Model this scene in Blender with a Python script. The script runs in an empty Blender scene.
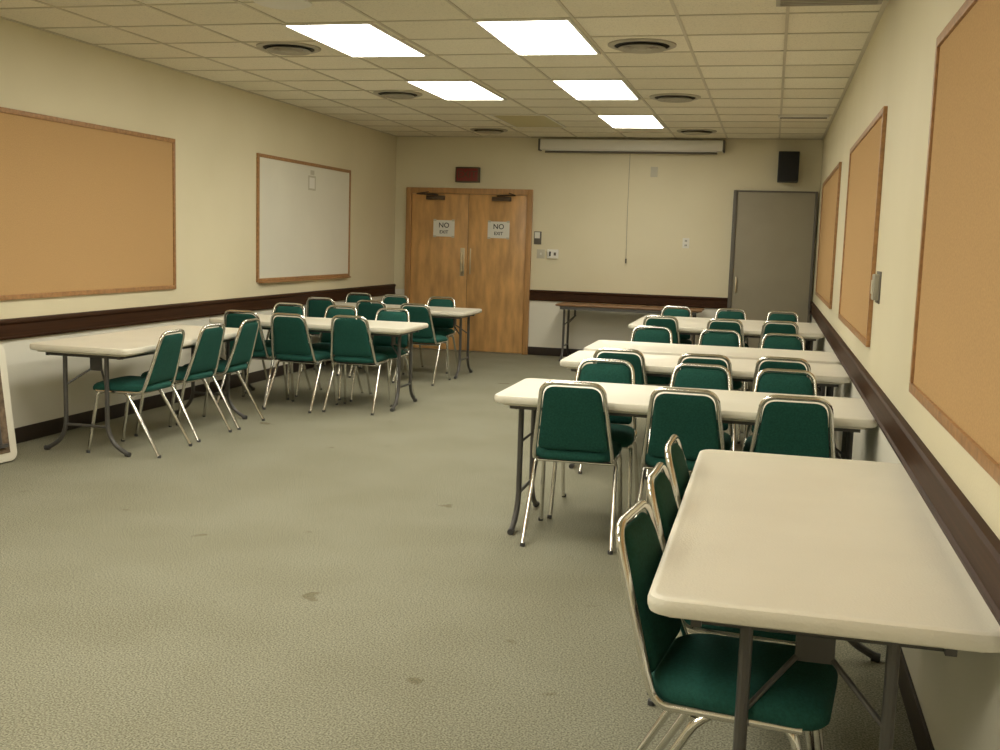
import bpy, bmesh, math, random
from mathutils import Vector, Matrix
random.seed(4)
sc=bpy.context.scene
sc.view_settings.view_transform='Standard'
sc.view_settings.look='None'
sc.view_settings.exposure=0.0

# ------------------------------------------------ materials
def newmat(name):
    m=bpy.data.materials.new(name); m.use_nodes=True
    nt=m.node_tree; b=nt.nodes['Principled BSDF']
    return m,nt,b
def mat(name,col,rough=.6,metal=0,var=0,scale=20,bump=0,bscale=200,spec=.5,stretch=(1,1,1),col2=None):
    m,nt,b=newmat(name)
    b.inputs['Base Color'].default_value=(*col,1); b.inputs['Roughness'].default_value=rough
    b.inputs['Metallic'].default_value=metal; b.inputs['Specular IOR Level'].default_value=spec
    if var or bump:
        tc=nt.nodes.new('ShaderNodeTexCoord'); mp=nt.nodes.new('ShaderNodeMapping'); mp.inputs['Scale'].default_value=stretch
        nt.links.new(tc.outputs['Object'],mp.inputs[0])
    if var:
        n=nt.nodes.new('ShaderNodeTexNoise'); n.inputs['Scale'].default_value=scale; n.inputs['Detail'].default_value=5
        nt.links.new(mp.outputs[0],n.inputs['Vector'])
        r=nt.nodes.new('ShaderNodeValToRGB')
        c2=col2 or tuple(c*(1-var) for c in col)
        r.color_ramp.elements[0].position=.3; r.color_ramp.elements[1].position=.7
        r.color_ramp.elements[0].color=(*c2,1); r.color_ramp.elements[1].color=(*(min(1,c*(1+var*.4)) for c in col),1)
        nt.links.new(n.outputs['Fac'],r.inputs[0]); nt.links.new(r.outputs[0],b.inputs['Base Color'])
    if bump:
        n=nt.nodes.new('ShaderNodeTexNoise'); n.inputs['Scale'].default_value=bscale; n.inputs['Detail'].default_value=3
        nt.links.new(mp.outputs[0],n.inputs['Vector'])
        bp=nt.nodes.new('ShaderNodeBump'); bp.inputs['Strength'].default_value=bump; bp.inputs['Distance'].default_value=.004
        nt.links.new(n.outputs['Fac'],bp.inputs['Height']); nt.links.new(bp.outputs[0],b.inputs['Normal'])
    return m

M={}
M['chrome']=mat('chrome',(.72,.71,.68),.16,1)
M['fabric']=mat('green_fabric',(.017,.090,.072),.85,0,.25,120,.5,500,.2)
M['rubber']=mat('rubber',(.06,.06,.06),.7)
M['plastic']=mat('table_plastic',(.80,.76,.65),.42,0,.04,3,.35,160,.4)
M['tleg']=mat('grey_leg_enamel',(.095,.09,.085),.4,.3)
M['under']=mat('table_underside',(.20,.14,.09),.7,0,.5,30)
M['rail']=mat('dark_walnut_trim',(.052,.022,.010),.5,0,.4,14,0,200,.12,(1,.12,6))
M['base']=mat('baseboard_vinyl',(.028,.018,.013),.5)
M['oak']=mat('oak_frame',(.40,.21,.085),.45,0,.3,12,0,200,.5,(3,3,3))
M['cork']=mat('cork',(.54,.345,.165),.9,0,.12,140,.3,300,.1)
M['wb']=mat('whiteboard_surface',(.78,.76,.66),.28,0,.05,1.5)
M['door']=mat('birch_door',(.68,.39,.155),.30,0,.30,3.2,0,100,.5,(3.5,3.5,.8))
M['dframe']=mat('door_frame_wood',(.48,.26,.10),.4,0,.25,5,0,100,.5,(6,6,.5))
M['white']=mat('white_enamel',(.76,.74,.67),.45)
M['paper']=mat('paper',(.82,.80,.74),.8)
M['ink']=mat('ink',(.03,.03,.03),.8)
M['black']=mat('black_plastic',(.012,.012,.012),.5)
M['grille']=mat('speaker_grille',(.02,.02,.02),.9,0,.5,300)
M['red']=mat('exit_red',(.20,.018,.012),.35)
M['bronze']=mat('closer_bronze',(.10,.07,.045),.4,.6)
M['brass']=mat('push_plate_metal',(.65,.57,.42),.3,.9)
M['grey']=mat('partition_grey',(.32,.285,.21),.6,0,.06,3)
M['dgrey']=mat('partition_frame',(.12,.105,.085),.5)
M['beige']=mat('switch_plate',(.55,.52,.42),.5)
M['brown']=mat('brown_laminate',(.28,.15,.07),.4,0,.3,8,0,100,.5,(.5,6,6))
M['diff']=mat('diffuser_metal',(.42,.39,.31),.5,.2)
M['diffd']=mat('diffuser_gap',(.03,.028,.022),.8)
M['tbar']=mat('ceiling_tbar',(.56,.51,.39),.5)
M['lens_off']=mat('unlit_lens',(.52,.46,.23),.4)

def emis(name,col,s):
    m,nt,b=newmat(name)
    b.inputs['Base Color'].default_value=(.8,.8,.7,1)
    b.inputs['Emission Color'].default_value=(*col,1); b.inputs['Emission Strength'].default_value=s
    return m
M['lamp']=emis('fluorescent_lens',(1,.96,.82),13.8)

def wallmat():
    m,nt,b=newmat('painted_wall')
    g=nt.nodes.new('ShaderNodeNewGeometry'); s=nt.nodes.new('ShaderNodeSeparateXYZ')
    nt.links.new(g.outputs['Position'],s.inputs[0])
    lt=nt.nodes.new('ShaderNodeMath'); lt.operation='GREATER_THAN'; lt.inputs[1].default_value=.81
    nt.links.new(s.outputs['Z'],lt.inputs[0])
    n=nt.nodes.new('ShaderNodeTexNoise'); n.inputs['Scale'].default_value=1.2; n.inputs['Detail'].default_value=4
    nt.links.new(g.outputs['Position'],n.inputs['Vector'])
    r=nt.nodes.new('ShaderNodeValToRGB')
    r.color_ramp.elements[0].position=.3; r.color_ramp.elements[1].position=.7
    r.color_ramp.elements[0].color=(.72,.655,.465,1); r.color_ramp.elements[1].color=(.76,.695,.51,1)
    nt.links.new(n.outputs['Fac'],r.inputs[0])
    mx=nt.nodes.new('ShaderNodeMix'); mx.data_type='RGBA'
    nt.links.new(lt.outputs[0],mx.inputs['Factor'])
    mx.inputs['A'].default_value=(.78,.75,.66,1); nt.links.new(r.outputs[0],mx.inputs['B'])
    nt.links.new(mx.outputs['Result'],b.inputs['Base Color']); b.inputs['Roughness'].default_value=.6
    n2=nt.nodes.new('ShaderNodeTexNoise'); n2.inputs['Scale'].default_value=90
    nt.links.new(g.outputs['Position'],n2.inputs['Vector'])
    bp=nt.nodes.new('ShaderNodeBump'); bp.inputs['Strength'].default_value=.25; bp.inputs['Distance'].default_value=.003
    nt.links.new(n2.outputs['Fac'],bp.inputs['Height']); nt.links.new(bp.outputs[0],b.inputs['Normal'])
    return m
M['wall']=wallmat()

GX,GY,PX=-1.90,6.66,.635   # ceiling grid origin
def ceilmat():
    m,nt,b=newmat('acoustic_tile')
    g=nt.nodes.new('ShaderNodeNewGeometry')
    mp=nt.nodes.new('ShaderNodeVectorMath'); mp.operation='SUBTRACT'; mp.inputs[1].default_value=(GX,GY,0)
    nt.links.new(g.outputs['Position'],mp.inputs[0])
    dv=nt.nodes.new('ShaderNodeVectorMath'); dv.operation='DIVIDE'; dv.inputs[1].default_value=(PX,.61,100)
    nt.links.new(mp.outputs[0],dv.inputs[0])
    fl=nt.nodes.new('ShaderNodeVectorMath'); fl.operation='FLOOR'; nt.links.new(dv.outputs[0],fl.inputs[0])
    wn=nt.nodes.new('ShaderNodeTexWhiteNoise'); wn.noise_dimensions='3D'; nt.links.new(fl.outputs[0],wn.inputs['Vector'])
    r=nt.nodes.new('ShaderNodeValToRGB')
    r.color_ramp.elements[0].color=(.77,.72,.57,1); r.color_ramp.elements[1].color=(.87,.825,.68,1)
    nt.links.new(wn.outputs['Value'],r.inputs[0])
    n=nt.nodes.new('ShaderNodeTexNoise'); n.inputs['Scale'].default_value=110; n.inputs['Detail'].default_value=2
    nt.links.new(g.outputs['Position'],n.inputs['Vector'])
    r2=nt.nodes.new('ShaderNodeValToRGB'); r2.color_ramp.elements[0].position=.36; r2.color_ramp.elements[1].position=.46
    r2.color_ramp.elements[0].color=(.7,.7,.7,1)
    nt.links.new(n.outputs['Fac'],r2.inputs[0])
    mx=nt.nodes.new('ShaderNodeMix'); mx.data_type='RGBA'; mx.blend_type='MULTIPLY'; mx.inputs['Factor'].default_value=.5
    nt.links.new(r.outputs[0],mx.inputs['A']); nt.links.new(r2.outputs[0],mx.inputs['B'])
    nt.links.new(mx.outputs['Result'],b.inputs['Base Color']); b.inputs['Roughness'].default_value=.9
    return m
M['ceil']=ceilmat()

def carpet():
    m,nt,b=newmat('loop_carpet')
    g=nt.nodes.new('ShaderNodeNewGeometry')
    def noise(sc_,det,p0,c0,p1,c1):
        n=nt.nodes.new('ShaderNodeTexNoise'); n.inputs['Scale'].default_value=sc_; n.inputs['Detail'].default_value=det
        nt.links.new(g.outputs['Position'],n.inputs['Vector'])
        r=nt.nodes.new('ShaderNodeValToRGB'); r.color_ramp.elements[0].position=p0; r.color_ramp.elements[1].position=p1
        r.color_ramp.elements[0].color=(*c0,1); r.color_ramp.elements[1].color=(*c1,1)
        nt.links.new(n.outputs['Fac'],r.inputs[0]); return n,r
    n1,r1=noise(150,8,.36,(.15,.148,.105),.64,(.38,.365,.28))
    n2,r2=noise(1.6,5,.35,(.90,.89,.86),.65,(1,1,1))
    n3,r3=noise(4.3,2,.25,(.72,.67,.60),.30,(1,1,1))
    def mul(a,b_):
        mx=nt.nodes.new('ShaderNodeMix'); mx.data_type='RGBA'; mx.blend_type='MULTIPLY'; mx.inputs['Factor'].default_value=1
        nt.links.new(a,mx.inputs['A']); nt.links.new(b_,mx.inputs['B']); return mx.outputs['Result']
    nt.links.new(mul(mul(r1.outputs[0],r2.outputs[0]),r3.outputs[0]),b.inputs['Base Color'])
    b.inputs['Roughness'].default_value=.95; b.inputs['Specular IOR Level'].default_value=.1
    bp=nt.nodes.new('ShaderNodeBump'); bp.inputs['Strength'].default_value=.15; bp.inputs['Distance'].default_value=.003
    nt.links.new(n1.outputs['Fac'],bp.inputs['Height']); nt.links.new(bp.outputs[0],b.inputs['Normal'])
    return m
M['carpet']=carpet()

# ------------------------------------------------ mesh builder
class MB:
    def __init__(s): s.v=[];s.f=[];s.m=[];s.ms=[]
    def mi(s,k):
        if k not in s.ms: s.ms.append(k)
        return s.ms.index(k)
    def add(s,vs,fs,k,T=None):
        o=len(s.v); i=s.mi(k)
        for p in vs:
            p=Vector(p); s.v.append(T@p if T else p)
        for f in fs: s.f.append([o+a for a in f]); s.m.append(i)
    def box(s,x0,x1,y0,y1,z0,z1,k,bev=0,T=None,seg=2):
        bm=bmesh.new(); bmesh.ops.create_cube(bm,size=1)
        for v in bm.verts:
            v.co=Vector(((x0+x1)/2+v.co.x*(x1-x0),(y0+y1)/2+v.co.y*(y1-y0),(z0+z1)/2+v.co.z*(z1-z0)))
        if bev: bmesh.ops.bevel(bm,geom=bm.edges[:],offset=bev,segments=seg,affect='EDGES',profile=.6)
        bm.verts.index_update()
        s.add([v.co.copy() for v in bm.verts],[[v.index for v in f.verts] for f in bm.faces],k,T); bm.free()
    def tube(s,pts,r,k,n=10,T=None,closed=False):
        pts=[Vector(p) for p in pts]; N=len(pts)
        rings=[]; prev=None
        for i,p in enumerate(pts):
            if closed: t=(pts[(i+1)%N]-pts[i-1]).normalized()
            else: t=(pts[min(i+1,N-1)]-pts[max(i-1,0)]).normalized()
            if prev is None:
                a=Vector((0,0,1)) if abs(t.z)<.9 else Vector((1,0,0))
                u=t.cross(a).normalized()
            else: u=(prev-t*prev.dot(t)).normalized()
            prev=u; w=t.cross(u)
            rings.append([p+r*(u*math.cos(2*math.pi*j/n)+w*math.sin(2*math.pi*j/n)) for j in range(n)])
        vs=[q for R_ in rings for q in R_]; fs=[]
        for i in range(N if closed else N-1):
            a=i*n; b=((i+1)%N)*n
            for j in range(n): fs.append([a+j,a+(j+1)%n,b+(j+1)%n,b+j])
        if not closed: fs.append(list(range(n))[::-1]); fs.append([(N-1)*n+j for j in range(n)])
        s.add(vs,fs,k,T)
    def loft(s,rings,k,T=None):
        n=len(rings[0]); vs=[q for R_ in rings for q in R_]; fs=[]
        for i in range(len(rings)-1):
            a=i*n;b=a+n
            for j in range(n): fs.append([a+j,a+(j+1)%n,b+(j+1)%n,b+j])
        fs.append(list(range(n))[::-1]); fs.append([(len(rings)-1)*n+j for j in range(n)])
        s.add(vs,fs,k,T)
    def disc(s,c,prof,k,n=40):
        s.loft([[Vector((c[0]+r*math.cos(2*math.pi*j/n),c[1]+r*math.sin(2*math.pi*j/n),c[2]+z)) for j in range(n)] for r,z in prof],k)
    def mesh(s,name,ang=35):
        me=bpy.data.meshes.new(name); me.from_pydata([tuple(v) for v in s.v],[],s.f)
        for k in s.ms: me.materials.append(M[k])
        me.polygons.foreach_set('material_index',s.m); 
        bm=bmesh.new(); bm.from_mesh(me); bmesh.ops.recalc_face_normals(bm,faces=bm.faces[:]); bm.to_mesh(me); bm.free()
        me.polygons.foreach_set('use_smooth',[True]*len(me.polygons))
        me.set_sharp_from_angle(angle=math.radians(ang)); me.update()
        return me
    def obj(s,name,loc=(0,0,0),rot=0,parent=None,ang=35):
        return place(s.mesh(name,ang),name,loc,rot,parent)
def place(me,name,loc=(0,0,0),rot=0,parent=None):
    o=bpy.data.objects.new(name,me); sc.collection.objects.link(o); o.location=loc; o.rotation_euler=(0,0,rot)
    if parent: o.parent=parent
    return o
def fillet(pts,r,n=6):
    pts=[Vector(p) for p in pts]; out=[pts[0]]
    for i in range(1,len(pts)-1):
        a,b,c=pts[i-1],pts[i],pts[i+1]; rr=min(r,(a-b).length*.49,(c-b).length*.49)
        p=b+(a-b).normalized()*rr; q=b+(c-b).normalized()*rr
        for j in range(n+1):
            t=j/n; out.append(p*(1-t)**2+b*2*t*(1-t)+q*t*t)
    out.append(pts[-1]); return out
def rrect(w,d,r,n=6):
    r=max(r,.001); o=[]
    for cx,cy,a0 in ((w/2-r,d/2-r,0),(-w/2+r,d/2-r,90),(-w/2+r,-d/2+r,180),(w/2-r,-d/2+r,270)):
        for j in range(n+1):
            a=math.radians(a0+90*j/n); o.append((cx+r*math.cos(a),cy+r*math.sin(a)))
    return o

# ------------------------------------------------ room
XL,XR,YB,YF,H=-5.04,.535,14.07,-1.6,2.8765
def slab(name,x0,x1,y0,y1,z0,z1,k): 
    b=MB(); b.box(x0,x1,y0,y1,z0,z1,k); return b.obj(name)
slab('floor',XL-.12,XR+.12,YF-.12,YB+.12,-.1,0,'carpet')
slab('wall_left',XL-.12,XL,YF,YB,0,H,'wall')
slab('wall_right',XR,XR+.12,YF,YB,0,H,'wall')
slab('wall_back',XL-.12,XR+.12,YB,YB+.12,0,H,'wall')
slab('wall_front',XL-.12,XR+.12,YF-.12,YF,0,H,'wall')

lit=[(GX,6.66),(GX-2*PX,6.66),(GX,9.10),(GX-2*PX,9.10),(GX,11.54),(GX,4.22),(GX-2*PX,4.22),(GX,1.78),(GX-2*PX,1.78),(GX,-.66),(GX-2*PX,-.66)]  # last two entries: unseen fixtures above the camera, added to brighten the near floor
off=[(GX-2*PX+.1,11.54)]
b=MB(); b.box(XL-.12,XR+.12,YF-.12,YB+.12,H,H+.1,'ceil'); b.obj('ceiling')
b=MB()
for i in range(-8,6):
    x=GX+PX*i
    if XL+.02<x<XR-.02: b.box(x-.010,x+.010,YF,YB,H-.006,H,'tbar')
for i in range(-16,16):
    y=GY+.61*i
    if YF+.02<y<YB-.02: b.box(XL,XR,y-.010,y+.010,H-.0055,H,'tbar')
for x0,x1,y0,y1 in ((XL,XL+.025,YF,YB),(XR-.025,XR,YF,YB),(XL,XR,YB-.025,YB)): b.box(x0,x1,y0,y1,H-.007,H,'tbar')
b.obj('trim_ceiling_grid')
def fixture(x,y,on):
    b=MB(); w,d=.62,1.22
    t=.022
    for a in ((x,x+w,y,y+t),(x,x+w,y+d-t,y+d),(x,x+t,y+t,y+d-t),(x+w-t,x+w,y+t,y+d-t)): b.box(*a,H-.014,H-.001,'white')
    b.box(x+t,x+w-t,y+t,y+d-t,H-.010,H-.002,'lamp' if on else 'lens_off')
    b.obj('ceiling_light_fixture')
for x,y in lit: fixture(x-.03 if x<-2 else x,y,True)
for x,y in off: fixture(x,y,False)
for x,y in ((-3.54,7.50),(-.95,7.59),(-3.55,9.92),(-.95,10.2),(-3.50,13.15),(-.95,13.15)):
    b=MB(); z=H
    b.disc((x,y,z),[(.235,0),(.235,-.008),(.215,-.016),(.19,-.012),(.19,-.002)],'diff')
    b.disc((x,y,z),[(.19,-.003),(.185,-.013)],'diffd')
    for r in (.155,.11,.065):
        b.disc((x,y,z),[(r-.02,-.013),(r,-.022),(r+.012,-.030),(r+.004,-.034),(r-.022,-.02)],'diff')
    b.disc((x,y,z),[(.02,-.013),(.04,-.03),(.03,-.036)],'diff')
    b.obj('round_air_diffuser')
b=MB(); b.disc((-2.90,6.06,H),[(.17,0),(.17,-.008),(.15,-.016),(.02,-.02)],'white'); b.obj('ceiling_speaker')
b=MB()
x0,y0=-.06,5.78
b.box(x0,x0+.56,y0,y0+.61,H-.012,H-.002,'diffd')
for i in range(15): b.box(x0+.02,x0+.54,y0+.03+i*.04,y0+.045+i*.04,H-.022,H-.010,'diff')
for a in ((x0,x0+.56,y0,y0+.025),(x0,x0+.56,y0+.585,y0+.61),(x0,x0+.025,y0,y0+.61),(x0+.535,x0+.56,y0,y0+.61)): b.box(*a,H-.02,H-.001,'diff')
b.obj('return_air_grille')
b=MB()
b.box(-.02,.48,11.50,11.62,H-.03,H-.002,'white',.004); b.box(0,.46,11.53,11.59,H-.034,H-.028,'diffd'); b.obj('slot_air_vent')

def rail(name,axis,w,a,c,dirn):
    prof=[(0,.735),(.022,.735),(.026,.750),(.018,.758),(.018,.835),(.030,.850),(.030,.862),(.022,.872),(0,.876)]
    b=MB(); rings=[]
    for t in (a,c):
        rings.append([Vector((w+dirn*p,t,z)) if axis=='y' else Vector((t,w+dirn*p,z)) for p,z in prof])
    b.loft(rings,'rail'); b.obj(name,ang=20)
rail('trim_chair_rail_left','y',XL,YF,YB,1)
rail('trim_chair_rail_right','y',XR,YF,YB,-1)
rail('trim_chair_rail_back','x',YB,-3.11,-.51,-1)
def bb(name,x0,x1,y0,y1):
    b=MB(); b.box(x0,x1,y0,y1,0,.11,'base',.003); b.obj(name)
bb('baseboard_left',XL,XL+.012,YF,YB); bb('baseboard_right',XR-.012,XR,YF,YB)
bb('baseboard_back',-3.11,-.51,YB-.012,YB)

# ------------------------------------------------ wall boards
def board(name,wall,y0,y1,z0,z1,surf,fr='oak',fw=.035):
    b=MB(); d=1 if wall<-1 else -1
    def bx(ya,yb,za,zb,t,k,bev=0):
        xs=sorted((wall,wall+d*t)); b.box(xs[0],xs[1],ya,yb,za,zb,k,bev)
    bx(y0+.01,y1-.01,z0+.01,z1-.01,.012,surf)
    bx(y0,y1,z1-fw,z1,.022,fr,.003); bx(y0,y1,z0,z0+fw,.022,fr,.003)
    bx(y0,y0+fw,z0+fw,z1-fw,.022,fr,.003); bx(y1-fw,y1,z0+fw,z1-fw,.022,fr,.003)
    if surf=='wb':
        bx(y0+.05,y1-.05,z0-.012,z0+.003,.06,fr,.003)
        bx(y0+1.22,y0+1.42,z1-.30,z1-.14,.0135,'beige')
        bx(y0+1.25,y0+1.39,z1-.28,z1-.16,.0145,'paper')
        bx(y0+1.28,y0+1.38,z1-.13,z1-.08,.0135,'beige')
    return b.obj(name)
board('cork_board',XL,4.79,8.41,1.005,2.29,'cork')
board('whiteboard',XL,9.95,12.40,1.02,2.305,'wb')
board('cork_board',XR,.60,4.12,1.01,2.26,'cork')
board('cork_board',XR,5.97,8.45,1.01,2.26,'cork')
board('cork_board',XR,9.75,12.9,1.01,2.27,'cork')

# ------------------------------------------------ double door
b=MB(); y1=YB
fx0,fx1,fz=-4.87,-3.11,2.196; t=.075
b.box(fx0,fx0+t,y1-.05,y1,0,fz,'dframe',.004); b.box(fx1-t,fx1,y1-.05,y1,0,fz,'dframe',.004); b.box(fx0+t,fx1-t,y1-.05,y1,fz-t,fz,'dframe',.003)
mid=(fx0+fx1)/2
b.box(fx0+t+.003,mid-.003,y1-.025,y1-.001,.01,fz-t-.004,'door',.002); b.box(mid+.003,fx1-t-.003,y1-.025,y1-.001,.01,fz-t-.004,'door',.002)
b.box(mid-.004,mid+.004,y1-.012,y1,.01,fz-t,'diffd')
for hx,s in ((fx0+.42,1),(fx1-.42,-1)):
    b.box(hx-.13,hx+.13,y1-.075,y1-.025,fz-t-.085,fz-t-.03,'bronze',.006)
    b.tube([(hx+.05*s,y1-.09,fz-t-.02),(hx-.22*s,y1-.20,fz-t-.015)],.010,'bronze'); b.tube([(hx-.22*s,y1-.20,fz-t-.015),(hx-.10*s,y1-.05,fz-t+.02)],.008,'bronze')
b.box(mid-.10,mid-.04,y1-.03,y1-.025,1.02,1.40,'brass',.001); b.box(mid+.035,mid+.05,y1-.028,y1-.025,1.05,1.40,'brass',.001)
for z in (1.1,1.32): b.tube([(mid-.07,y1-.028,z),(mid-.07,y1-.065,z)],.007,'brass')
b.tube([(mid-.07,y1-.065,1.08),(mid-.07,y1-.065,1.34)],.009,'brass')
door=b.obj('door_1')
def text(s,x,y,z,size,parent,k='ink'):
    c=bpy.data.curves.new('lettering','FONT'); c.body=s; c.size=size; c.align_x='CENTER'; c.align_y='CENTER'; c.extrude=.0006; c.offset=.0008
    c.materials.append(M[k]); o=bpy.data.objects.new('lettering',c); sc.collection.objects.link(o)
    o.location=(x,y,z); o.rotation_euler=(math.pi/2,0,0); o.parent=parent; return o
for cx in (-4.33,-3.565):
    b=MB(); b.box(cx-.15,cx+.15,y1-.0275,y1-.0255,1.545,1.765,'paper')
    for zz in (1.765,1.545):
        for sx in (-1,1): b.box(cx+sx*.13-.02,cx+sx*.13+.02,y1-.0285,y1-.0256,zz-.012,zz+.012,'beige')
    p=b.obj('no_exit_sign'); text('NO',cx,y1-.0285,1.695,.095,p); text('EXIT',cx,y1-.0285,1.605,.06,p)
b=MB(); b.box(-4.175,-3.845,y1-.07,y1,2.275,2.475,'bronze',.006); b.box(-4.155,-3.865,y1-.075,y1-.07,2.295,2.455,'red',.002)
p=b.obj('exit_sign'); text('EXIT',-4.01,y1-.0765,2.375,.13,p,'bronze')

b=MB(); gx0,gx1=-.51,.51
b.box(gx0,gx0+.05,y1-.10,y1,0,2.235,'dgrey',.004); b.box(gx1-.03,gx1,y1-.10,y1,0,2.235,'dgrey',.004); b.box(gx0+.05,gx1-.03,y1-.10,y1,2.215,2.235,'dgrey',.004)
b.box(gx0+.05,gx1-.03,y1-.085,y1-.002,.01,2.215,'grey',.002)
b.box(gx0+.08,gx0+.10,y1-.11,y1-.07,.95,1.15,'brass',.004)
b.obj('door_2')

b=MB(); b.box(-3.02,-.67,y1-.13,y1-.01,2.71,2.845,'white',.012)
b.box(-3.04,-3.015,y1-.135,y1,2.70,2.85,'dgrey',.004); b.box(-.675,-.65,y1-.135,y1,2.70,2.85,'dgrey',.004)
b.box(-2.95,-.74,y1-.10,y1-.06,2.695,2.712,'paper',.003); b.tube([(-2.95,y1-.10,2.685),(-.74,y1-.10,2.685)],.014,'dgrey')
b.tube([(-1.84,y1-.08,2.69),(-1.845,y1-.05,2.0),(-1.84,y1-.03,1.33)],.0022,'dgrey',6)
b.tube([(-1.84,y1-.03,1.33),(-1.84,y1-.03,1.27)],.011,'dgrey')
b.obj('projection_screen')
b=MB(); b.box(.01,.26,y1-.24,y1-.04,2.34,2.71,'black',.012); b.box(.025,.245,y1-.247,y1-.238,2.355,2.695,'grille',.003)
b.box(.09,.18,y1-.05,y1,2.45,2.6,'dgrey'); b.obj('wall_speaker')
def plate(name,x,z,w,h,k='beige',extra=None):
    b=MB(); b.box(x-w/2,x+w/2,y1-.007,y1,z-h/2,z+h/2,k,.002)
    if extra=='sw':
        b.box(x-.008,x+.008,y1-.018,y1-.006,z-.014,z+.016,'white',.001)
    if extra=='out':
        for dz in (-.028,.028):
            b.box(x-.018,x+.018,y1-.010,y1-.006,z+dz-.017,z+dz+.017,'white',.004)
            b.box(x-.012,x-.004,y1-.0105,y1-.009,z+dz-.010,z+dz+.010,'ink'); b.box(x+.004,x+.012,y1-.0105,y1-.009,z+dz-.010,z+dz+.010,'ink')
    return b.obj(name)
plate('light_switch',-2.98,1.355,.11,.12,'beige','sw'); plate('wall_outlet',-1.08,1.555,.085,.13,'paper','out')
plate('wall_plate',-1.53,2.45,.09,.13,'beige')
b=MB(); b.box(-2.89,-2.74,y1-.03,y1,1.30,1.42,'paper',.006); b.box(-2.86,-2.84,y1-.04,y1-.03,1.33,1.39,'ink',.002);b.box(-2.80,-2.77,y1-.034,y1-.03,1.34,1.38,'dgrey',.001); b.obj('thermostat')
b=MB(); b.box(-3.08,-2.98,y1-.012,y1,1.48,1.65,'dgrey',.003); b.box(-3.07,-3.0,y1-.016,y1-.011,1.56,1.64,'white',.001); b.obj('wall_control_box')
b=MB(); xs=XR
b.box(xs-.030,xs,5.68,5.80,1.27,1.40,'diff',.005); b.box(xs-.036,xs-.029,5.71,5.77,1.30,1.37,'beige',.003); b.box(xs-.006,xs,5.64,5.84,1.255,1.415,'dgrey',.002)
b.obj('wall_control_box')

# ------------------------------------------------ folding table
def folding_table_mesh(name,topk='plastic',edge=.045,L=1.86,W=.76,rad=.055):
    b=MB(); z=.735
    prof=[(.018,z-edge),(.004,z-edge+.006),(0,z-edge+.018),(0,z-.014),(.004,z-.004),(.012,z),(.022,z-.0008),(.030,z-.0035)]
    b.loft([[Vector((x,y,zz)) for x,y in rrect(L-2*i,W-2*i,rad-i*.6)] for i,zz in prof],topk)
    b.box(-L/2+.05,L/2-.05,-W/2+.05,W/2-.05,z-edge-.012,z-edge+.004,'under' if topk=='brown' else topk)
    for s in (-1,1):
        b.box(-L/2+.07,L/2-.07,s*.27-.012,s*.27+.012,z-edge-.035,z-edge,'tleg')
        X=s*(L/2-.105)
        b.tube([(X,-.28,z-edge-.025),(X,.28,z-edge-.025)],.013,'tleg')
        for q in (-1,1):
            b.tube(fillet([(X,q*.158,z-edge-.02),(X,q*.158,.17),(X,q*.21,.07),(X,q*.31,.016)],.09,6),.015,'tleg')
            b.tube([(X,q*.295,.018),(X,q*.325,.014)],.0175,'rubber')
        b.tube([(X,-.158,.19),(X,.158,.19)],.010,'tleg')
        hx=X-s*.12
        b.box(min(hx,hx+s*.012),max(hx,hx+s*.012),-.045,.045,z-edge-.14,z-edge,'tleg',.003)
        b.box(min(hx-s*.04,hx+s*.04),max(hx-s*.04,hx+s*.04),-.035,.035,z-edge-.05,z-edge,'tleg',.003)
        for q in (-1,1): b.tube([(hx,q*.035,z-edge-.125),(X,q*.153,.46)],.007,'tleg',8)
    return b.mesh(name)
FT=folding_table_mesh('folding_table')
def ftable(cx,cy,rot=0): return place(FT,'folding_table',(cx,cy,0),rot)
for y in (5.21,6.96,7.90,10.52,11.30): ftable(-.40,y+.38)
ftable(.154,2.31+.93,math.pi/2)
ftable(-4.40,6.13+.93,math.pi/2)
ftable(-3.96,8.70+.38); ftable(-4.09,11.08+.38)
WT=folding_table_mesh('wood_folding_table','brown',.03,1.85,.5,.012)
place(WT,'wood_folding_table',(-1.72,13.72,0),0)

# folded table leaning on left wall
b=MB(); L,W=1.83,.76
b.loft([[Vector((x,y,zz)) for x,y in rrect(L-2*i,W-2*i,.055-i*.6)] for i,zz in [(.03,.004),(.012,0),(0,.012),(0,.03),(.006,.044),(.03,.047)]],'plastic')
b.box(-L/2+.07,L/2-.07,-W/2+.06,W/2-.06,.044,.052,'under')
for s in (-1,1):
    b.box(-L/2+.1,L/2-.1,s*.27-.012,s*.27+.012,.05,.075,'tleg')
    X=s*(L/2-.16)
    b.tube([(X,-.28,.07),(X,.28,.07)],.013,'tleg')
    for q in (-1,1): b.tube(fillet([(X,q*.165,.07),(X-s*.5,q*.165,.075),(X-s*.6,q*.215,.08),(X-s*.64,q*.31,.08)],.09),.014,'tleg')
o=b.obj('folded_table')
lean=math.radians(7)
R_=Matrix(((0,-math.sin(lean),math.cos(lean)),(1,0,0),(0,math.cos(lean),math.sin(lean)))).to_4x4()
o.matrix_world=Matrix.Translation((-4.835,4.97,.379))@Matrix.Rotation(math.radians(-6),4,'Z')@R_

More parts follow.
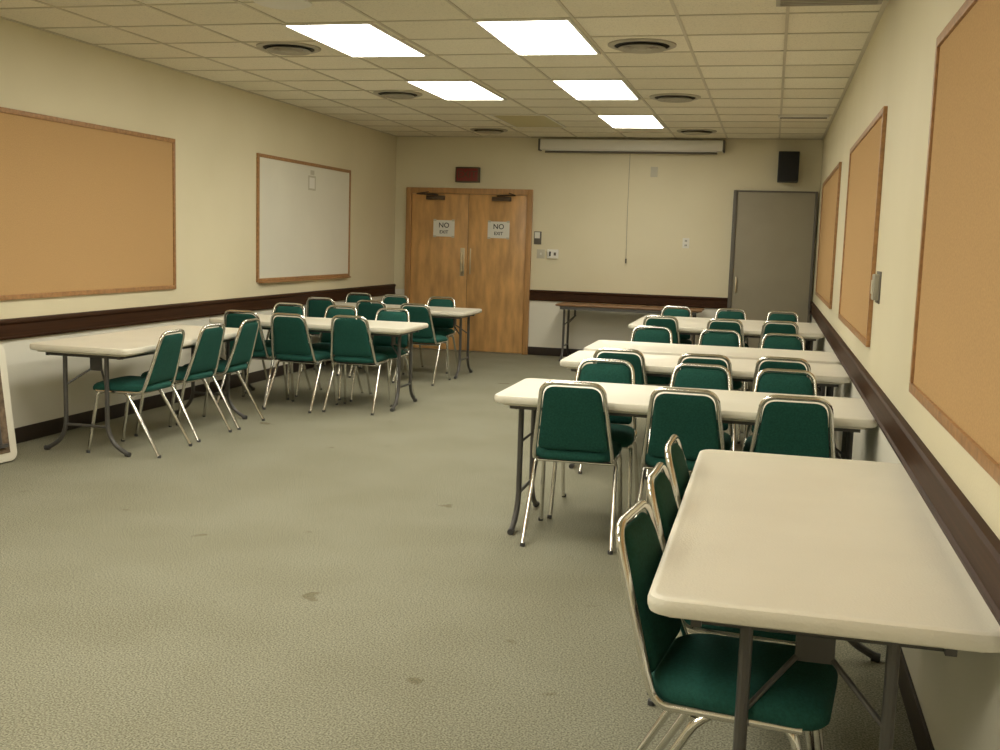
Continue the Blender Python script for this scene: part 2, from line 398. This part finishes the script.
# ------------------------------------------------ banquet chair
def chair_mesh():
    b=MB()
    def yb(z): return -.185-.115*(z-.44)/.39
    R=.0115
    pts=[(-.198,.165,.425),(-.198,-.175,.425),(-.192,yb(.50),.50),(-.150,yb(.832),.832),(.150,yb(.832),.832),(.192,yb(.50),.50),(.198,-.175,.425),(.198,.165,.425)]
    P=[Vector(p) for p in pts]
    def arc(a,c,d,r,n=7):
        rr=min(r,(a-c).length*.49,(d-c).length*.49); p=c+(a-c).normalized()*rr; q=c+(d-c).normalized()*rr
        return [p*(1-t/n)**2+c*2*(t/n)*(1-t/n)+q*(t/n)**2 for t in range(n+1)]
    path=[P[0]]+arc(P[0],P[1],P[2],.05)+[P[2]]+arc(P[2],P[3],P[4],.065)+arc(P[3],P[4],P[5],.065)+[P[5]]+arc(P[5],P[6],P[7],.05)+[P[7]]
    b.tube(path,R,'chrome',12)
    for s in (-1,1):
        b.tube(fillet([(s*.180,.10,.43),(s*.202,.150,.415),(s*.216,.215,.012)],.03,4),R,'chrome',12)
        b.tube(fillet([(s*.180,-.02,.43),(s*.205,-.075,.405),(s*.222,-.300,.012)],.03,4),R,'chrome',12)
        for y in (.217,-.304): b.tube([(s*.2185,y,.018),(s*.2195,y+.001*(1 if y>0 else -1),.0)],.0130,'rubber',10)
    b.tube([(-.2,.145,.412),(.2,.145,.412)],.009,'chrome',10)
    b.tube([(-.2,-.085,.402),(.2,-.085,.402)],.009,'chrome',10)
    b.box(-.18,.18,-.16,.18,.420,.434,'rubber',.004)
    def seat_outline(i):
        o=[]
        for x,y in rrect(.425-2*i,.43-2*i,.09-i*.5,7):
            k=1-.10*(max(0,-y)/.215)
            o.append((x*k,y+.005))
        return o
    pr=[(.03,.428),(.008,.430),(0,.440),(0,.456),(.006,.469),(.022,.480),(.055,.488),(.11,.492),(.17,.493)]
    b.loft([[Vector((x,y,z-.012*max(0,(y-.12))/.1)) for x,y in seat_outline(i)] for i,z in pr],'fabric')
    z0,z1=.482,.812
    def outline(i,n=7):
        hb,ht=.178-i,.138-i; a0,a1=z0+i,z1-i; r=max(.055-i*.5,.01)
        C=[(-hb,a0),(hb,a0),(ht,a1),(-ht,a1)]; o=[]
        for j in range(4):
            c=Vector((*C[j],0)); p=Vector((*C[j-1],0)); q=Vector((*C[(j+1)%4],0)); rr=r if j>1 else r*.6
            A=c+(p-c).normalized()*rr; B=c+(q-c).normalized()*rr
            for t in range(n+1):
                t/=n; o.append(A*(1-t)**2+c*2*t*(1-t)+B*t*t)
        return o
    rings=[]
    for i,d in ((.09,.024),(.05,.022),(.02,.017),(.006,.010),(0,.002),(0,-.004),(.006,-.011),(.02,-.014),(.06,-.015)):
        rings.append([Vector((p.x,yb(p.y)+d,p.y)) for p in outline(i)])
    b.loft(rings,'fabric')
    return b.mesh('banquet_chair',50)
CH=chair_mesh()
ANG={'+y':0,'-y':math.pi,'-x':math.pi/2,'+x':-math.pi/2}
def chair(tx,ty,d,j=0):
    a=ANG[d]+math.radians(j); dx,dy=-math.sin(a),math.cos(a)
    place(CH,'banquet_chair',(tx+dx*.30,ty+dy*.30,0),a)
for x,y,d,j in [(-.90,5.10,'+y',2),(-.36,5.10,'+y',-2),(.15,5.07,'+y',1),
    (-.90,6.20,'-y',2),(-.35,6.23,'-y',-2),(.12,6.20,'-y',1),
    (-.92,6.88,'+y',0),(-.37,6.83,'+y',2),(.11,6.90,'+y',-2),
    (-.93,8.98,'-y',1),(-.37,8.96,'-y',-1),(.13,8.86,'-y',2),
    (-1.0,10.42,'+y',2),(-.39,10.38,'+y',0),(.12,10.45,'+y',-1),
    (-1.0,12.22,'-y',0),(-.40,12.2,'-y',2),(.16,12.15,'-y',0),
    (-.305,2.675,'+x',-7),(-.30,3.20,'+x',-2),(-.30,3.72,'+x',-1),
    (-3.90,6.50,'-x',3),(-3.93,7.10,'-x',-2),(-3.92,7.66,'-x',2),
    (-4.44,8.48,'+y',2),(-3.96,8.40,'+y',-3),(-3.44,8.50,'+y',2),
    (-4.55,9.70,'-y',1),(-4.0,9.70,'-y',-2),(-3.46,9.66,'-y',1),
    (-4.72,10.82,'+y',0),(-4.1,10.72,'+y',2),(-3.54,10.52,'+y',-3),
    (-4.75,12.05,'-y',0),(-4.28,12.02,'-y',0),(-3.72,12.05,'-y',2)]:
    chair(x,y,d,j)

# ------------------------------------------------ world + camera
w=bpy.data.worlds.new('World'); sc.world=w; w.use_nodes=True
w.node_tree.nodes['Background'].inputs[0].default_value=(.02,.02,.02,1)
f,pi_,ya,ro,h=1072.3,.1242,.2431,.0311,1.5077
F=Vector((-math.sin(ya)*math.cos(pi_),math.cos(ya)*math.cos(pi_),-math.sin(pi_)))
r=Vector((math.cos(ya),math.sin(ya),0)); u=r.cross(F)
r2=r*math.cos(ro)+u*math.sin(ro); u2=-r*math.sin(ro)+u*math.cos(ro)
cd=bpy.data.cameras.new('camera'); cd.sensor_width=36; cd.lens=f/1000*36; cd.clip_start=.02
co=bpy.data.objects.new('camera',cd); sc.collection.objects.link(co)
m=Matrix((r2,u2,-F)).transposed().to_4x4(); m.translation=Vector((0,0,h)); co.matrix_world=m
sc.camera=co
